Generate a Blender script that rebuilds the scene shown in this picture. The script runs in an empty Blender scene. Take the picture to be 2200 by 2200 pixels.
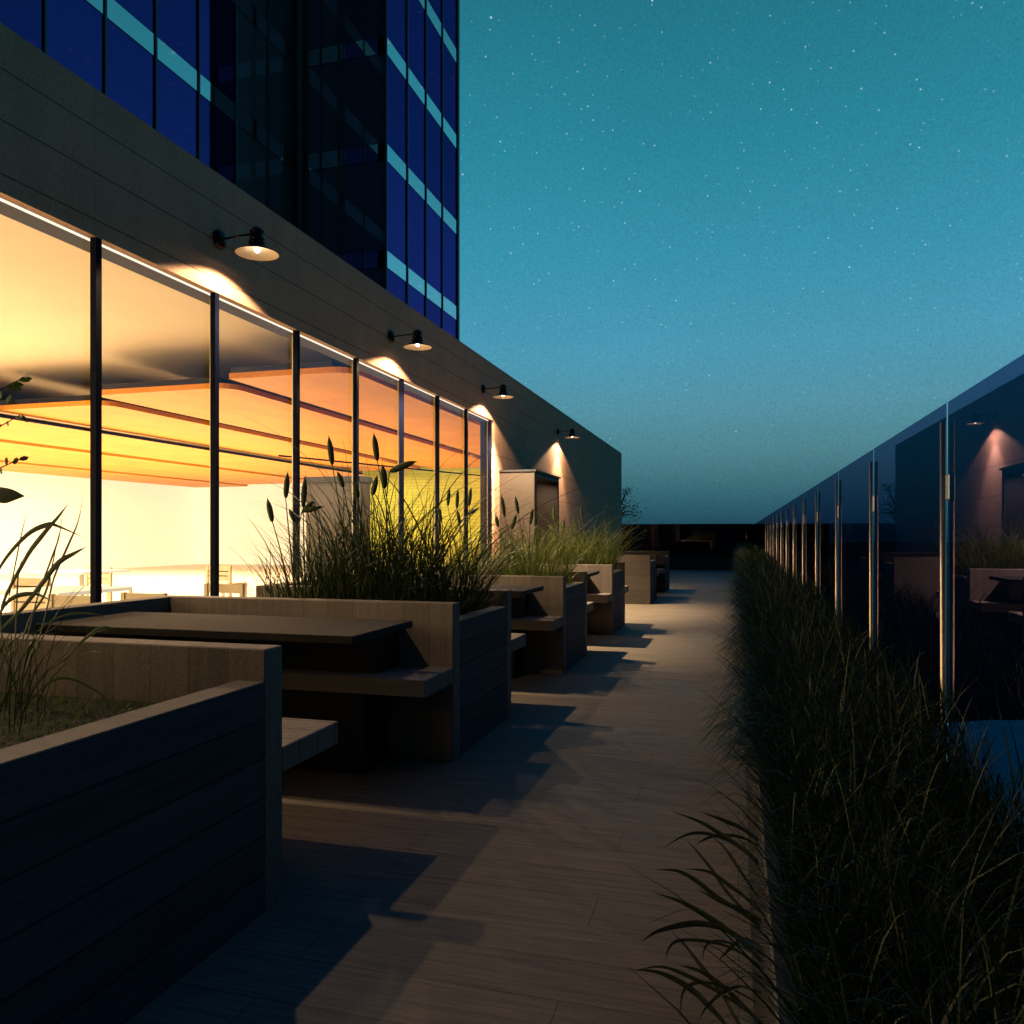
import bpy, bmesh, math, random
from mathutils import Vector, Matrix
R = math.radians
PI = math.pi
rnd = random.Random(7)
scene = bpy.context.scene
col = scene.collection
H = 1.2                      # eye height; the terrace is laid out in multiples of it

# ------------------------------------------------------------------ helpers
def s2l(c):
    return tuple(((v/255)/12.92 if v/255 <= .04045 else ((v/255+.055)/1.055)**2.4) for v in c)

def tag(o, label=None, cat=None, group=None, kind=None):
    if label: o['label'] = label
    if cat: o['category'] = cat
    if group: o['group'] = group
    if kind: o['kind'] = kind
    return o

def empty(name, loc=(0, 0, 0), rz=0.0, label=None, cat=None, group=None):
    o = bpy.data.objects.new(name, None)
    o.empty_display_size = .2
    col.objects.link(o)
    o.location = loc
    o.rotation_euler = (0, 0, rz)
    return tag(o, label, cat, group)

def root_loc(o):
    v = Vector((0, 0, 0))
    while o is not None:
        v += Vector(o.location)
        o = o.parent
    return v

class MB:
    """collects faces; build() links them as one mesh object"""
    def __init__(s):
        s.v = []; s.f = []; s.sm = []
    def add(s, vs, fs, smooth=False):
        n = len(s.v)
        s.v += [tuple(p) for p in vs]
        s.f += [tuple(i+n for i in f) for f in fs]
        s.sm += [smooth]*len(fs)
        return s
    def box(s, x0, x1, y0, y1, z0, z1, bev=0.0):
        if bev > 0:
            bm = bmesh.new()
            vs = [bm.verts.new(p) for p in ((x0,y0,z0),(x1,y0,z0),(x1,y1,z0),(x0,y1,z0),(x0,y0,z1),(x1,y0,z1),(x1,y1,z1),(x0,y1,z1))]
            for f in ((0,3,2,1),(4,5,6,7),(0,1,5,4),(1,2,6,5),(2,3,7,6),(3,0,4,7)):
                bm.faces.new([vs[i] for i in f])
            bmesh.ops.bevel(bm, geom=bm.edges[:], offset=bev, segments=1, affect='EDGES')
            bm.verts.index_update()
            s.add([v.co[:] for v in bm.verts], [[v.index for v in f.verts] for f in bm.faces])
            bm.free()
            return s
        return s.add([(x0,y0,z0),(x1,y0,z0),(x1,y1,z0),(x0,y1,z0),(x0,y0,z1),(x1,y0,z1),(x1,y1,z1),(x0,y1,z1)],
                     [(0,3,2,1),(4,5,6,7),(0,1,5,4),(1,2,6,5),(2,3,7,6),(3,0,4,7)])
    def tube(s, pts, rads, n=8, caps=True):
        pts = [Vector(p) for p in pts]
        vs = []; fs = []
        up = Vector((0, 0, 1))
        for i, p in enumerate(pts):
            t = (pts[min(i+1, len(pts)-1)] - pts[max(i-1, 0)])
            if t.length < 1e-9: t = Vector((0, 0, 1))
            t.normalize()
            a = t.cross(up)
            if a.length < .05: a = t.cross(Vector((1, 0, 0)))
            a.normalize(); b = t.cross(a)
            for k in range(n):
                an = 2*PI*k/n
                vs.append(p + (a*math.cos(an) + b*math.sin(an))*rads[i])
        for i in range(len(pts)-1):
            for k in range(n):
                k2 = (k+1) % n
                fs.append((i*n+k, i*n+k2, (i+1)*n+k2, (i+1)*n+k))
        if caps:
            fs.append(tuple(range(n-1, -1, -1)))
            fs.append(tuple(range((len(pts)-1)*n, len(pts)*n)))
        return s.add(vs, fs, True)
    def lathe(s, prof, cx=0, cy=0, n=28):
        vs = []; fs = []
        for (r, z) in prof:
            for k in range(n):
                a = 2*PI*k/n
                vs.append((cx+r*math.cos(a), cy+r*math.sin(a), z))
        for i in range(len(prof)-1):
            for k in range(n):
                k2 = (k+1) % n
                fs.append((i*n+k, i*n+k2, (i+1)*n+k2, (i+1)*n+k))
        return s.add(vs, fs, True)
    def build(s, name, mat, parent=None):
        me = bpy.data.meshes.new(name)
        off = root_loc(parent) if parent is not None else Vector((0, 0, 0))
        if getattr(s, 'local', False): off = Vector((0, 0, 0))
        me.from_pydata([(v[0]-off.x, v[1]-off.y, v[2]-off.z) for v in s.v], [], s.f)
        me.polygons.foreach_set('use_smooth', s.sm)
        me.materials.append(mat)
        me.update()
        o = bpy.data.objects.new(name, me)
        col.objects.link(o)
        if parent is not None: o.parent = parent
        return o
def LB():
    m = MB(); m.local = True; return m

def kids(o): return [c for c in o.children]
def copy_tree(o, parent=None, loc=None):
    c = o.copy(); col.objects.link(c)
    if parent is not None: c.parent = parent
    if loc is not None: c.location = loc
    for ch in kids(o): copy_tree(ch, c)
    return c

# ------------------------------------------------------------------ materials
def new_mat(name):
    m = bpy.data.materials.new(name); m.use_nodes = True
    nt = m.node_tree; nt.nodes.clear()
    out = nt.nodes.new('ShaderNodeOutputMaterial')
    return m, nt, out
def nd(nt, t, **kw):
    n = nt.nodes.new(t)
    for k, v in kw.items(): setattr(n, k, v)
    return n
def math_(nt, op, a, b=None, clamp=False):
    n = nd(nt, 'ShaderNodeMath', operation=op); n.use_clamp = clamp
    for i, x in enumerate((a, b)):
        if x is None: continue
        if isinstance(x, (int, float)): n.inputs[i].default_value = x
        else: nt.links.new(x, n.inputs[i])
    return n.outputs[0]
def mixc(nt, f, a, b, mode='MIX'):
    n = nd(nt, 'ShaderNodeMix', data_type='RGBA', blend_type=mode)
    for k, x in ((0, f), (6, a), (7, b)):
        if isinstance(x, (int, float)): n.inputs[k].default_value = x
        elif isinstance(x, tuple): n.inputs[k].default_value = (*x, 1) if len(x) == 3 else x
        else: nt.links.new(x, n.inputs[k])
    return n.outputs[2]

def simple(name, c, rough=.6, metal=0.0, var=.2, scale=(3, 3, 3), bump=.0, emit=None, es=0.0, spec=.5):
    """principled with fractal-noise colour variation"""
    m, nt, out = new_mat(name)
    p = nd(nt, 'ShaderNodeBsdfPrincipled')
    p.inputs['Roughness'].default_value = rough
    p.inputs['Metallic'].default_value = metal
    p.inputs['Specular IOR Level'].default_value = spec
    tc = nd(nt, 'ShaderNodeTexCoord'); mp = nd(nt, 'ShaderNodeMapping')
    mp.inputs['Scale'].default_value = scale
    nt.links.new(tc.outputs['Object'], mp.inputs['Vector'])
    nz = nd(nt, 'ShaderNodeTexNoise'); nz.inputs['Detail'].default_value = 6; nz.inputs['Scale'].default_value = 1.0
    nz.inputs['Roughness'].default_value = .65
    nt.links.new(mp.outputs[0], nz.inputs['Vector'])
    f = math_(nt, 'MULTIPLY_ADD', nz.outputs[0], 2.0)
    f.node.inputs[2].default_value = -.5
    f.node.use_clamp = True
    cc = mixc(nt, f, tuple(x*(1-var) for x in c), tuple(min(1, x*(1+var)) for x in c))
    nt.links.new(cc, p.inputs['Base Color'])
    if bump:
        b = nd(nt, 'ShaderNodeBump'); b.inputs['Strength'].default_value = bump; b.inputs['Distance'].default_value = .01
        nt.links.new(nz.outputs[0], b.inputs['Height']); nt.links.new(b.outputs[0], p.inputs['Normal'])
    if emit:
        p.inputs['Emission Color'].default_value = (*emit, 1); p.inputs['Emission Strength'].default_value = es
    nt.links.new(p.outputs[0], out.inputs[0])
    return m

def boarded(name, c, axis, pitch, grain, var=.3, rough=.8, streak=.35, line=.5):
    """board-formed concrete: boards run across `axis`, every board its own tone, dark joints, fine grain streaks"""
    m, nt, out = new_mat(name)
    p = nd(nt, 'ShaderNodeBsdfPrincipled'); p.inputs['Roughness'].default_value = rough
    p.inputs['Specular IOR Level'].default_value = .25
    tc = nd(nt, 'ShaderNodeTexCoord'); sp = nd(nt, 'ShaderNodeSeparateXYZ')
    nt.links.new(tc.outputs['Object'], sp.inputs[0])
    u = math_(nt, 'DIVIDE', sp.outputs['XYZ'.index(axis)], pitch)
    fl = math_(nt, 'FLOOR', u); fr = math_(nt, 'SUBTRACT', u, fl)
    wn = nd(nt, 'ShaderNodeTexWhiteNoise', noise_dimensions='1D'); nt.links.new(fl, wn.inputs['W'])
    mp = nd(nt, 'ShaderNodeMapping'); mp.inputs['Scale'].default_value = grain
    # shift the grain board by board
    cb = nd(nt, 'ShaderNodeCombineXYZ')
    sh = math_(nt, 'MULTIPLY', wn.outputs[0], 7.0)
    for i in range(3): nt.links.new(math_(nt, 'ADD', sp.outputs[i], sh), cb.inputs[i])
    nt.links.new(cb.outputs[0], mp.inputs[0])
    nz = nd(nt, 'ShaderNodeTexNoise'); nz.inputs['Scale'].default_value = 1; nz.inputs['Detail'].default_value = 7; nz.inputs['Roughness'].default_value = .7
    nt.links.new(mp.outputs[0], nz.inputs['Vector'])
    big = nd(nt, 'ShaderNodeTexNoise'); big.inputs['Scale'].default_value = 1.3; big.inputs['Detail'].default_value = 4
    nt.links.new(tc.outputs['Object'], big.inputs['Vector'])
    a = math_(nt, 'MULTIPLY', math_(nt, 'SUBTRACT', wn.outputs[0], .5), var)
    b = math_(nt, 'MULTIPLY', math_(nt, 'SUBTRACT', nz.outputs[0], .5), streak*2.4)
    d = math_(nt, 'MULTIPLY', math_(nt, 'SUBTRACT', big.outputs[0], .5), .5)
    k = math_(nt, 'ADD', math_(nt, 'ADD', math_(nt, 'ADD', a, b), d), 1.0)
    e = math_(nt, 'MINIMUM', fr, math_(nt, 'SUBTRACT', 1.0, fr))
    ln = math_(nt, 'LESS_THAN', e, .004/pitch)
    k2 = math_(nt, 'MULTIPLY', k, math_(nt, 'SUBTRACT', 1.0, math_(nt, 'MULTIPLY', ln, line)))
    fs_ = nd(nt, 'ShaderNodeTexNoise'); fs_.inputs['Scale'].default_value = 170; fs_.inputs['Detail'].default_value = 3
    nt.links.new(tc.outputs['Object'], fs_.inputs['Vector'])
    fv = math_(nt, 'MULTIPLY_ADD', fs_.outputs[0], 1.5); fv.node.inputs[2].default_value = .25
    k2 = math_(nt, 'MULTIPLY', k2, fv)
    vm = nd(nt, 'ShaderNodeVectorMath', operation='SCALE'); vm.inputs[0].default_value = c
    nt.links.new(k2, vm.inputs['Scale'])
    nt.links.new(vm.outputs[0], p.inputs['Base Color'])
    bu = nd(nt, 'ShaderNodeBump'); bu.inputs['Strength'].default_value = .35; bu.inputs['Distance'].default_value = .006
    nt.links.new(math_(nt, 'SUBTRACT', nz.outputs[0], math_(nt, 'MULTIPLY', ln, 1.0)), bu.inputs['Height'])
    nt.links.new(bu.outputs[0], p.inputs['Normal'])
    nt.links.new(p.outputs[0], out.inputs[0])
    return m

def deck_material():
    m, nt, out = new_mat('wood_grain_porcelain')
    p = nd(nt, 'ShaderNodeBsdfPrincipled'); p.inputs['Specular IOR Level'].default_value = .3
    tc = nd(nt, 'ShaderNodeTexCoord')
    br = nd(nt, 'ShaderNodeTexBrick'); br.offset = .37; br.offset_frequency = 3
    br.inputs['Scale'].default_value = 1; br.inputs['Brick Width'].default_value = 1.2; br.inputs['Row Height'].default_value = .2
    br.inputs['Mortar Size'].default_value = .002; br.inputs['Mortar Smooth'].default_value = 0
    br.inputs['Color1'].default_value = (.93, .93, .93, 1); br.inputs['Color2'].default_value = (1.06, 1.06, 1.06, 1)
    br.inputs['Mortar'].default_value = (.4, .4, .4, 1)
    nt.links.new(tc.outputs['Object'], br.inputs['Vector'])
    mp = nd(nt, 'ShaderNodeMapping'); mp.inputs['Scale'].default_value = (1.7, 30, 1)
    nt.links.new(tc.outputs['Object'], mp.inputs[0])
    nz = nd(nt, 'ShaderNodeTexNoise'); nz.inputs['Scale'].default_value = 1.6; nz.inputs['Detail'].default_value = 8; nz.inputs['Roughness'].default_value = .72
    nt.links.new(mp.outputs[0], nz.inputs['Vector'])
    f = math_(nt, 'MULTIPLY_ADD', nz.outputs[0], 2.6); f.node.inputs[2].default_value = -.8; f.node.use_clamp = True
    c = mixc(nt, f, (.105, .084, .060), (.32, .25, .172))
    c = mixc(nt, 1.0, c, br.outputs['Color'], 'MULTIPLY')
    big = nd(nt, 'ShaderNodeTexNoise'); big.inputs['Scale'].default_value = .9; big.inputs['Detail'].default_value = 3
    nt.links.new(tc.outputs['Object'], big.inputs['Vector'])
    c = mixc(nt, math_(nt, 'MULTIPLY', big.outputs[0], .4), c, (.10, .09, .08))
    fs_ = nd(nt, 'ShaderNodeTexNoise'); fs_.inputs['Scale'].default_value = 190; fs_.inputs['Detail'].default_value = 3
    nt.links.new(tc.outputs['Object'], fs_.inputs['Vector'])
    fv = math_(nt, 'MULTIPLY_ADD', fs_.outputs[0], 1.3); fv.node.inputs[2].default_value = .35
    c = mixc(nt, 1.0, c, fv, 'MULTIPLY')
    nt.links.new(c, p.inputs['Base Color'])
    rr = math_(nt, 'MULTIPLY_ADD', big.outputs[0], .3); rr.node.inputs[2].default_value = .5
    nt.links.new(rr, p.inputs['Roughness'])
    b = nd(nt, 'ShaderNodeBump'); b.inputs['Strength'].default_value = .3; b.inputs['Distance'].default_value = .004
    nt.links.new(math_(nt, 'ADD', nz.outputs[0], br.outputs['Fac']), b.inputs['Height']); b.invert = False
    nt.links.new(b.outputs[0], p.inputs['Normal'])
    nt.links.new(p.outputs[0], out.inputs[0])
    return m

def facade_material():
    """smooth rendered concrete with thin horizontal and vertical panel joints"""
    m, nt, out = new_mat('facade_panel')
    p = nd(nt, 'ShaderNodeBsdfPrincipled'); p.inputs['Roughness'].default_value = .75; p.inputs['Specular IOR Level'].default_value = .2
    tc = nd(nt, 'ShaderNodeTexCoord'); sp = nd(nt, 'ShaderNodeSeparateXYZ')
    nt.links.new(tc.outputs['Object'], sp.inputs[0])
    zj = None
    for z in (1.36, 1.96, 2.56, 3.235, 3.54, 3.83):
        e = math_(nt, 'LESS_THAN', math_(nt, 'ABSOLUTE', math_(nt, 'SUBTRACT', sp.outputs[2], z)), .0045)
        zj = e if zj is None else math_(nt, 'MAXIMUM', zj, e)
    yj = math_(nt, 'LESS_THAN', math_(nt, 'FRACT', math_(nt, 'DIVIDE', math_(nt, 'ADD', sp.outputs[1], 20), 2.44)), .0022)
    j = math_(nt, 'MAXIMUM', zj, math_(nt, 'MULTIPLY', yj, .5))
    nz = nd(nt, 'ShaderNodeTexNoise'); nz.inputs['Scale'].default_value = 2.1; nz.inputs['Detail'].default_value = 8; nz.inputs['Roughness'].default_value = .7
    nt.links.new(tc.outputs['Object'], nz.inputs['Vector'])
    fine = nd(nt, 'ShaderNodeTexNoise'); fine.inputs['Scale'].default_value = 45; fine.inputs['Detail'].default_value = 4
    nt.links.new(tc.outputs['Object'], fine.inputs['Vector'])
    mp = nd(nt, 'ShaderNodeMapping'); mp.inputs['Scale'].default_value = (5, 5, .5)
    nt.links.new(tc.outputs['Object'], mp.inputs[0])
    run = nd(nt, 'ShaderNodeTexNoise'); run.inputs['Scale'].default_value = 1; run.inputs['Detail'].default_value = 5
    nt.links.new(mp.outputs[0], run.inputs['Vector'])
    k = math_(nt, 'ADD', math_(nt, 'ADD', math_(nt, 'MULTIPLY', nz.outputs[0], .5), math_(nt, 'MULTIPLY', run.outputs[0], .35)), math_(nt, 'MULTIPLY', fine.outputs[0], .9))
    c = mixc(nt, math_(nt, 'SUBTRACT', k, .37), (.33, .19, .12), (.78, .46, .31))
    c = mixc(nt, math_(nt, 'MULTIPLY', j, .75), c, (.02, .018, .016))
    nt.links.new(c, p.inputs['Base Color'])
    b = nd(nt, 'ShaderNodeBump'); b.inputs['Strength'].default_value = .25; b.inputs['Distance'].default_value = .004
    nt.links.new(math_(nt, 'SUBTRACT', fine.outputs[0], j), b.inputs['Height']); nt.links.new(b.outputs[0], p.inputs['Normal'])
    nt.links.new(p.outputs[0], out.inputs[0])
    return m

def coloured_mirror(name, c, diff, rough=.03, wob=.0):
    m, nt, out = new_mat(name)
    g = nd(nt, 'ShaderNodeBsdfGlossy'); g.inputs['Color'].default_value = (*c, 1); g.inputs['Roughness'].default_value = rough
    d = nd(nt, 'ShaderNodeBsdfDiffuse'); d.inputs['Color'].default_value = (*diff, 1)
    oi = nd(nt, 'ShaderNodeObjectInfo')
    rv = math_(nt, 'MULTIPLY_ADD', oi.outputs['Random'], .35); rv.node.inputs[2].default_value = .80
    nt.links.new(mixc(nt, 1.0, c, rv, 'MULTIPLY'), g.inputs['Color'])
    a = nd(nt, 'ShaderNodeAddShader')
    tc = nd(nt, 'ShaderNodeTexCoord')
    nz = nd(nt, 'ShaderNodeTexNoise'); nz.inputs['Scale'].default_value = .35; nz.inputs['Detail'].default_value = 2
    nt.links.new(tc.outputs['Object'], nz.inputs['Vector'])
    b = nd(nt, 'ShaderNodeBump'); b.inputs['Strength'].default_value = .15; b.inputs['Distance'].default_value = .02
    nt.links.new(nz.outputs[0], b.inputs['Height']); nt.links.new(b.outputs[0], g.inputs['Normal'])
    nt.links.new(g.outputs[0], a.inputs[0]); nt.links.new(d.outputs[0], a.inputs[1])
    nt.links.new(a.outputs[0], out.inputs[0])
    return m

def pane_glass(name, trans, refl, ior=1.5, gain=1.0, cap=1.0):
    """thin sheet of glass: tinted straight-through transparency plus Fresnel reflection"""
    m, nt, out = new_mat(name)
    t = nd(nt, 'ShaderNodeBsdfTransparent'); t.inputs[0].default_value = (*trans, 1)
    g = nd(nt, 'ShaderNodeBsdfGlossy'); g.inputs['Color'].default_value = (*refl, 1); g.inputs['Roughness'].default_value = .0
    fr = nd(nt, 'ShaderNodeFresnel'); fr.inputs['IOR'].default_value = ior
    mx = nd(nt, 'ShaderNodeMixShader')
    f = math_(nt, 'MINIMUM', math_(nt, 'MULTIPLY', fr.outputs[0], gain, True), cap)
    nt.links.new(f, mx.inputs[0]); nt.links.new(t.outputs[0], mx.inputs[1]); nt.links.new(g.outputs[0], mx.inputs[2])
    nt.links.new(mx.outputs[0], out.inputs[0])
    return m

def leaf_mat(name, c0, c1, rough=.45, trans=.25):
    m, nt, out = new_mat(name)
    p = nd(nt, 'ShaderNodeBsdfPrincipled'); p.inputs['Roughness'].default_value = rough; p.inputs['Specular IOR Level'].default_value = .3
    tc = nd(nt, 'ShaderNodeTexCoord')
    nz = nd(nt, 'ShaderNodeTexNoise'); nz.inputs['Scale'].default_value = 9; nz.inputs['Detail'].default_value = 3
    nt.links.new(tc.outputs['Object'], nz.inputs['Vector'])
    gi = nd(nt, 'ShaderNodeNewGeometry')
    f = math_(nt, 'MULTIPLY', math_(nt, 'ADD', gi.outputs['Random Per Island'], nz.outputs[0]), .55)
    c = mixc(nt, f, c0, c1)
    nt.links.new(c, p.inputs['Base Color'])
    tr = nd(nt, 'ShaderNodeBsdfTranslucent'); nt.links.new(c, tr.inputs[0])
    mx = nd(nt, 'ShaderNodeMixShader'); mx.inputs[0].default_value = trans
    nt.links.new(p.outputs[0], mx.inputs[1]); nt.links.new(tr.outputs[0], mx.inputs[2])
    nt.links.new(mx.outputs[0], out.inputs[0])
    return m

def emissive(name, c, s):
    m, nt, out = new_mat(name)
    e = nd(nt, 'ShaderNodeEmission'); e.inputs[0].default_value = (*c, 1); e.inputs[1].default_value = s
    nt.links.new(e.outputs[0], out.inputs[0])
    return m

def brick_mat(name, c1, c2, mort, bw=.3, rh=.09):
    m, nt, out = new_mat(name)
    p = nd(nt, 'ShaderNodeBsdfPrincipled'); p.inputs['Roughness'].default_value = .6
    tc = nd(nt, 'ShaderNodeTexCoord'); mp = nd(nt, 'ShaderNodeMapping'); mp.inputs['Rotation'].default_value = (R(90), 0, 0)
    nt.links.new(tc.outputs['Object'], mp.inputs[0])
    br = nd(nt, 'ShaderNodeTexBrick'); br.inputs['Scale'].default_value = 1
    br.inputs['Brick Width'].default_value = bw; br.inputs['Row Height'].default_value = rh; br.inputs['Mortar Size'].default_value = .006
    br.inputs['Color1'].default_value = (*c1, 1); br.inputs['Color2'].default_value = (*c2, 1); br.inputs['Mortar'].default_value = (*mort, 1)
    nt.links.new(mp.outputs[0], br.inputs['Vector']); nt.links.new(br.outputs[0], p.inputs['Base Color'])
    b = nd(nt, 'ShaderNodeBump'); b.inputs['Strength'].default_value = .5; b.inputs['Distance'].default_value = .01
    nt.links.new(br.outputs['Fac'], b.inputs['Height']); b.invert = True; nt.links.new(b.outputs[0], p.inputs['Normal'])
    nt.links.new(p.outputs[0], out.inputs[0])
    return m

M = {}
M['deck'] = deck_material()
M['facade'] = facade_material()
M['long_board'] = boarded('board_formed_concrete_long_shaded', (.095, .095, .11), 'Z', .122, (2.2, 1.6, 34), var=.3, streak=.5, line=.6)  # planter concrete with the bluish shade of its sides put into the colour
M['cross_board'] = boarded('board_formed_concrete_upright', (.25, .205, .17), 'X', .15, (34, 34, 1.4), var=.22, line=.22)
M['rim'] = simple('planter_rim_concrete_lit', (.17, .14, .115), .8, 0, .25, (2, 6, 6), .1)  # same concrete in a warmer tone, the directly lit top painted in
M['seat_board'] = boarded('wood_bench_seat', (.24, .195, .16), 'Y', .125, (2.2, 34, 34))
M['table'] = boarded('dark_table_top', (.027, .022, .020), 'Y', .125, (2.0, 30, 30), var=.15)
M['dark'] = simple('dark_steel', (.02, .02, .022), .5, .3)
M['soil'] = simple('planter_soil', (.010, .016, .006), .95, 0, .6, (22, 22, 22), .8)
M['mullion'] = simple('black_aluminium', (.003, .0045, .014), .5, .0, .1, spec=.04)
M['fin'] = simple('bright_metal_fin', (.55, .5, .42), .35, .8, .1)
M['window'] = pane_glass('window_glass', (.93, .93, .92), (.55, .62, 1.0), 1.45, 1.0)
M['rail_glass'] = pane_glass('dark_blue_rail_glass', (.005, .085, .16), (.40, .37, .62), 1.7, 1.5, .42)
M['steel'] = simple('brushed_steel_post', (.62, .52, .38), .34, 1.0, .1, (30, 30, 2))
M['clamp'] = simple('grey_clamp', (.22, .30, .42), .4, .6, .1)
M['plaster'] = simple('cream_ceiling', (.74, .62, .46), .8, 0, .06, (.9, .9, .9))
M['white_wall'] = simple('white_room_wall', (.88, .84, .72), .8, 0, .04, emit=(1, .9, .66), es=.55)  # plain wall given a slight glow of its own to look overexposed
M['panel'] = boarded('orange_timber_ceiling_panel', (.76, .285, .022), 'X', .3, (14, .8, 14), .10, .5, .14, .15)
M['soffit'] = simple('grey_soffit', (.03, .028, .032), .75, 0, .1)
M['yellow_tile'] = brick_mat('yellow_green_tile', (.62, .62, .055), (.50, .54, .05), (.36, .38, .05))
M['cap'] = simple('black_cap', (.004, .004, .005), .6)
M['column'] = simple('grey_kiosk', (.035, .03, .024), .7)
M['oak'] = simple('pale_wood_chair', (.88, .70, .48), .5)
M['roomfloor'] = simple('room_floor', (.82, .76, .64), .5)
M['portal'] = simple('portal_panel', (.028, .017, .009), .6, 0, .18, (3, 3, 3), .1)
M['door'] = simple('timber_door', (.28, .19, .13), .5)
M['tower_glass'] = coloured_mirror('deep_blue_curtain_glass', (.10, .048, .25), (.010, .012, .032))
M['tower_dim'] = coloured_mirror('dim_recess_glass', (.12, .12, .2), (.13, .15, .15))  # same curtain glass, grey added to its colour to lift the dark recess
M['tower_band'] = coloured_mirror('pale_spandrel_band', (1.0, .86, .86), (.02, .03, .03))
M['tower_frame'] = simple('tower_mullion', (.10, .17, .19), .5, .3)
M['tower_core'] = simple('tower_core_dark', (.01, .01, .012), .9)
M['lamp_metal'] = simple('black_lamp_metal', (.012, .012, .013), .35, .5)
M['shade_in'] = simple('lamp_reflector_enamel', (.75, .6, .42), .5)
M['bulb'] = emissive('lamp_bulb', (1.0, .86, .62), 22)
M['trim_glow'] = emissive('glowing_metal_trim', (1.0, .90, .72), 1.15)  # metal trim, its bright edge made by an added glow
M['ground'] = simple('distant_ground', (.03, .035, .04), .9)
M['roof'] = simple('roof_membrane', (.06, .06, .06), .9)
M['blade'] = leaf_mat('grass_blade', (.04, .07, .010), (.17, .20, .034), trans=.4)
M['blade_dark'] = leaf_mat('dark_grass_blade', (.010, .022, .005), (.036, .060, .013), trans=.2)  # same grass darkened in colour for clumps that stand in silhouette
M['reed'] = leaf_mat('reed_leaf', (.022, .045, .012), (.06, .10, .022))
M['head'] = leaf_mat('cattail_head', (.022, .040, .012), (.045, .068, .018), .6, .05)
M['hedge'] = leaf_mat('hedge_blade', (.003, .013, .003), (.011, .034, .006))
M['straw'] = leaf_mat('straw_stem', (.014, .028, .006), (.036, .046, .010))
M['tree'] = leaf_mat('tree_leaf', (.02, .045, .03), (.05, .09, .06))
M['parapet'] = simple('far_parapet', (.05, .055, .06), .8, 0, .4, (6, 6, 6))
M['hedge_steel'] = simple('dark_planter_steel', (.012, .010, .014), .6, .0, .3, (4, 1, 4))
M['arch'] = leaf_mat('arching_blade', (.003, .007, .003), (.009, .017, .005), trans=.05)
M['far_board'] = boarded('far_shaded_concrete', (.045, .036, .03), 'Z', .122, (2.2, 2, 34), var=.2, line=.4)  # planter concrete darkened in colour, the dimness of the far end painted in
M['bark'] = simple('bark', (.05, .035, .025), .9, 0, .3, (10, 10, 3), .6)

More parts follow.
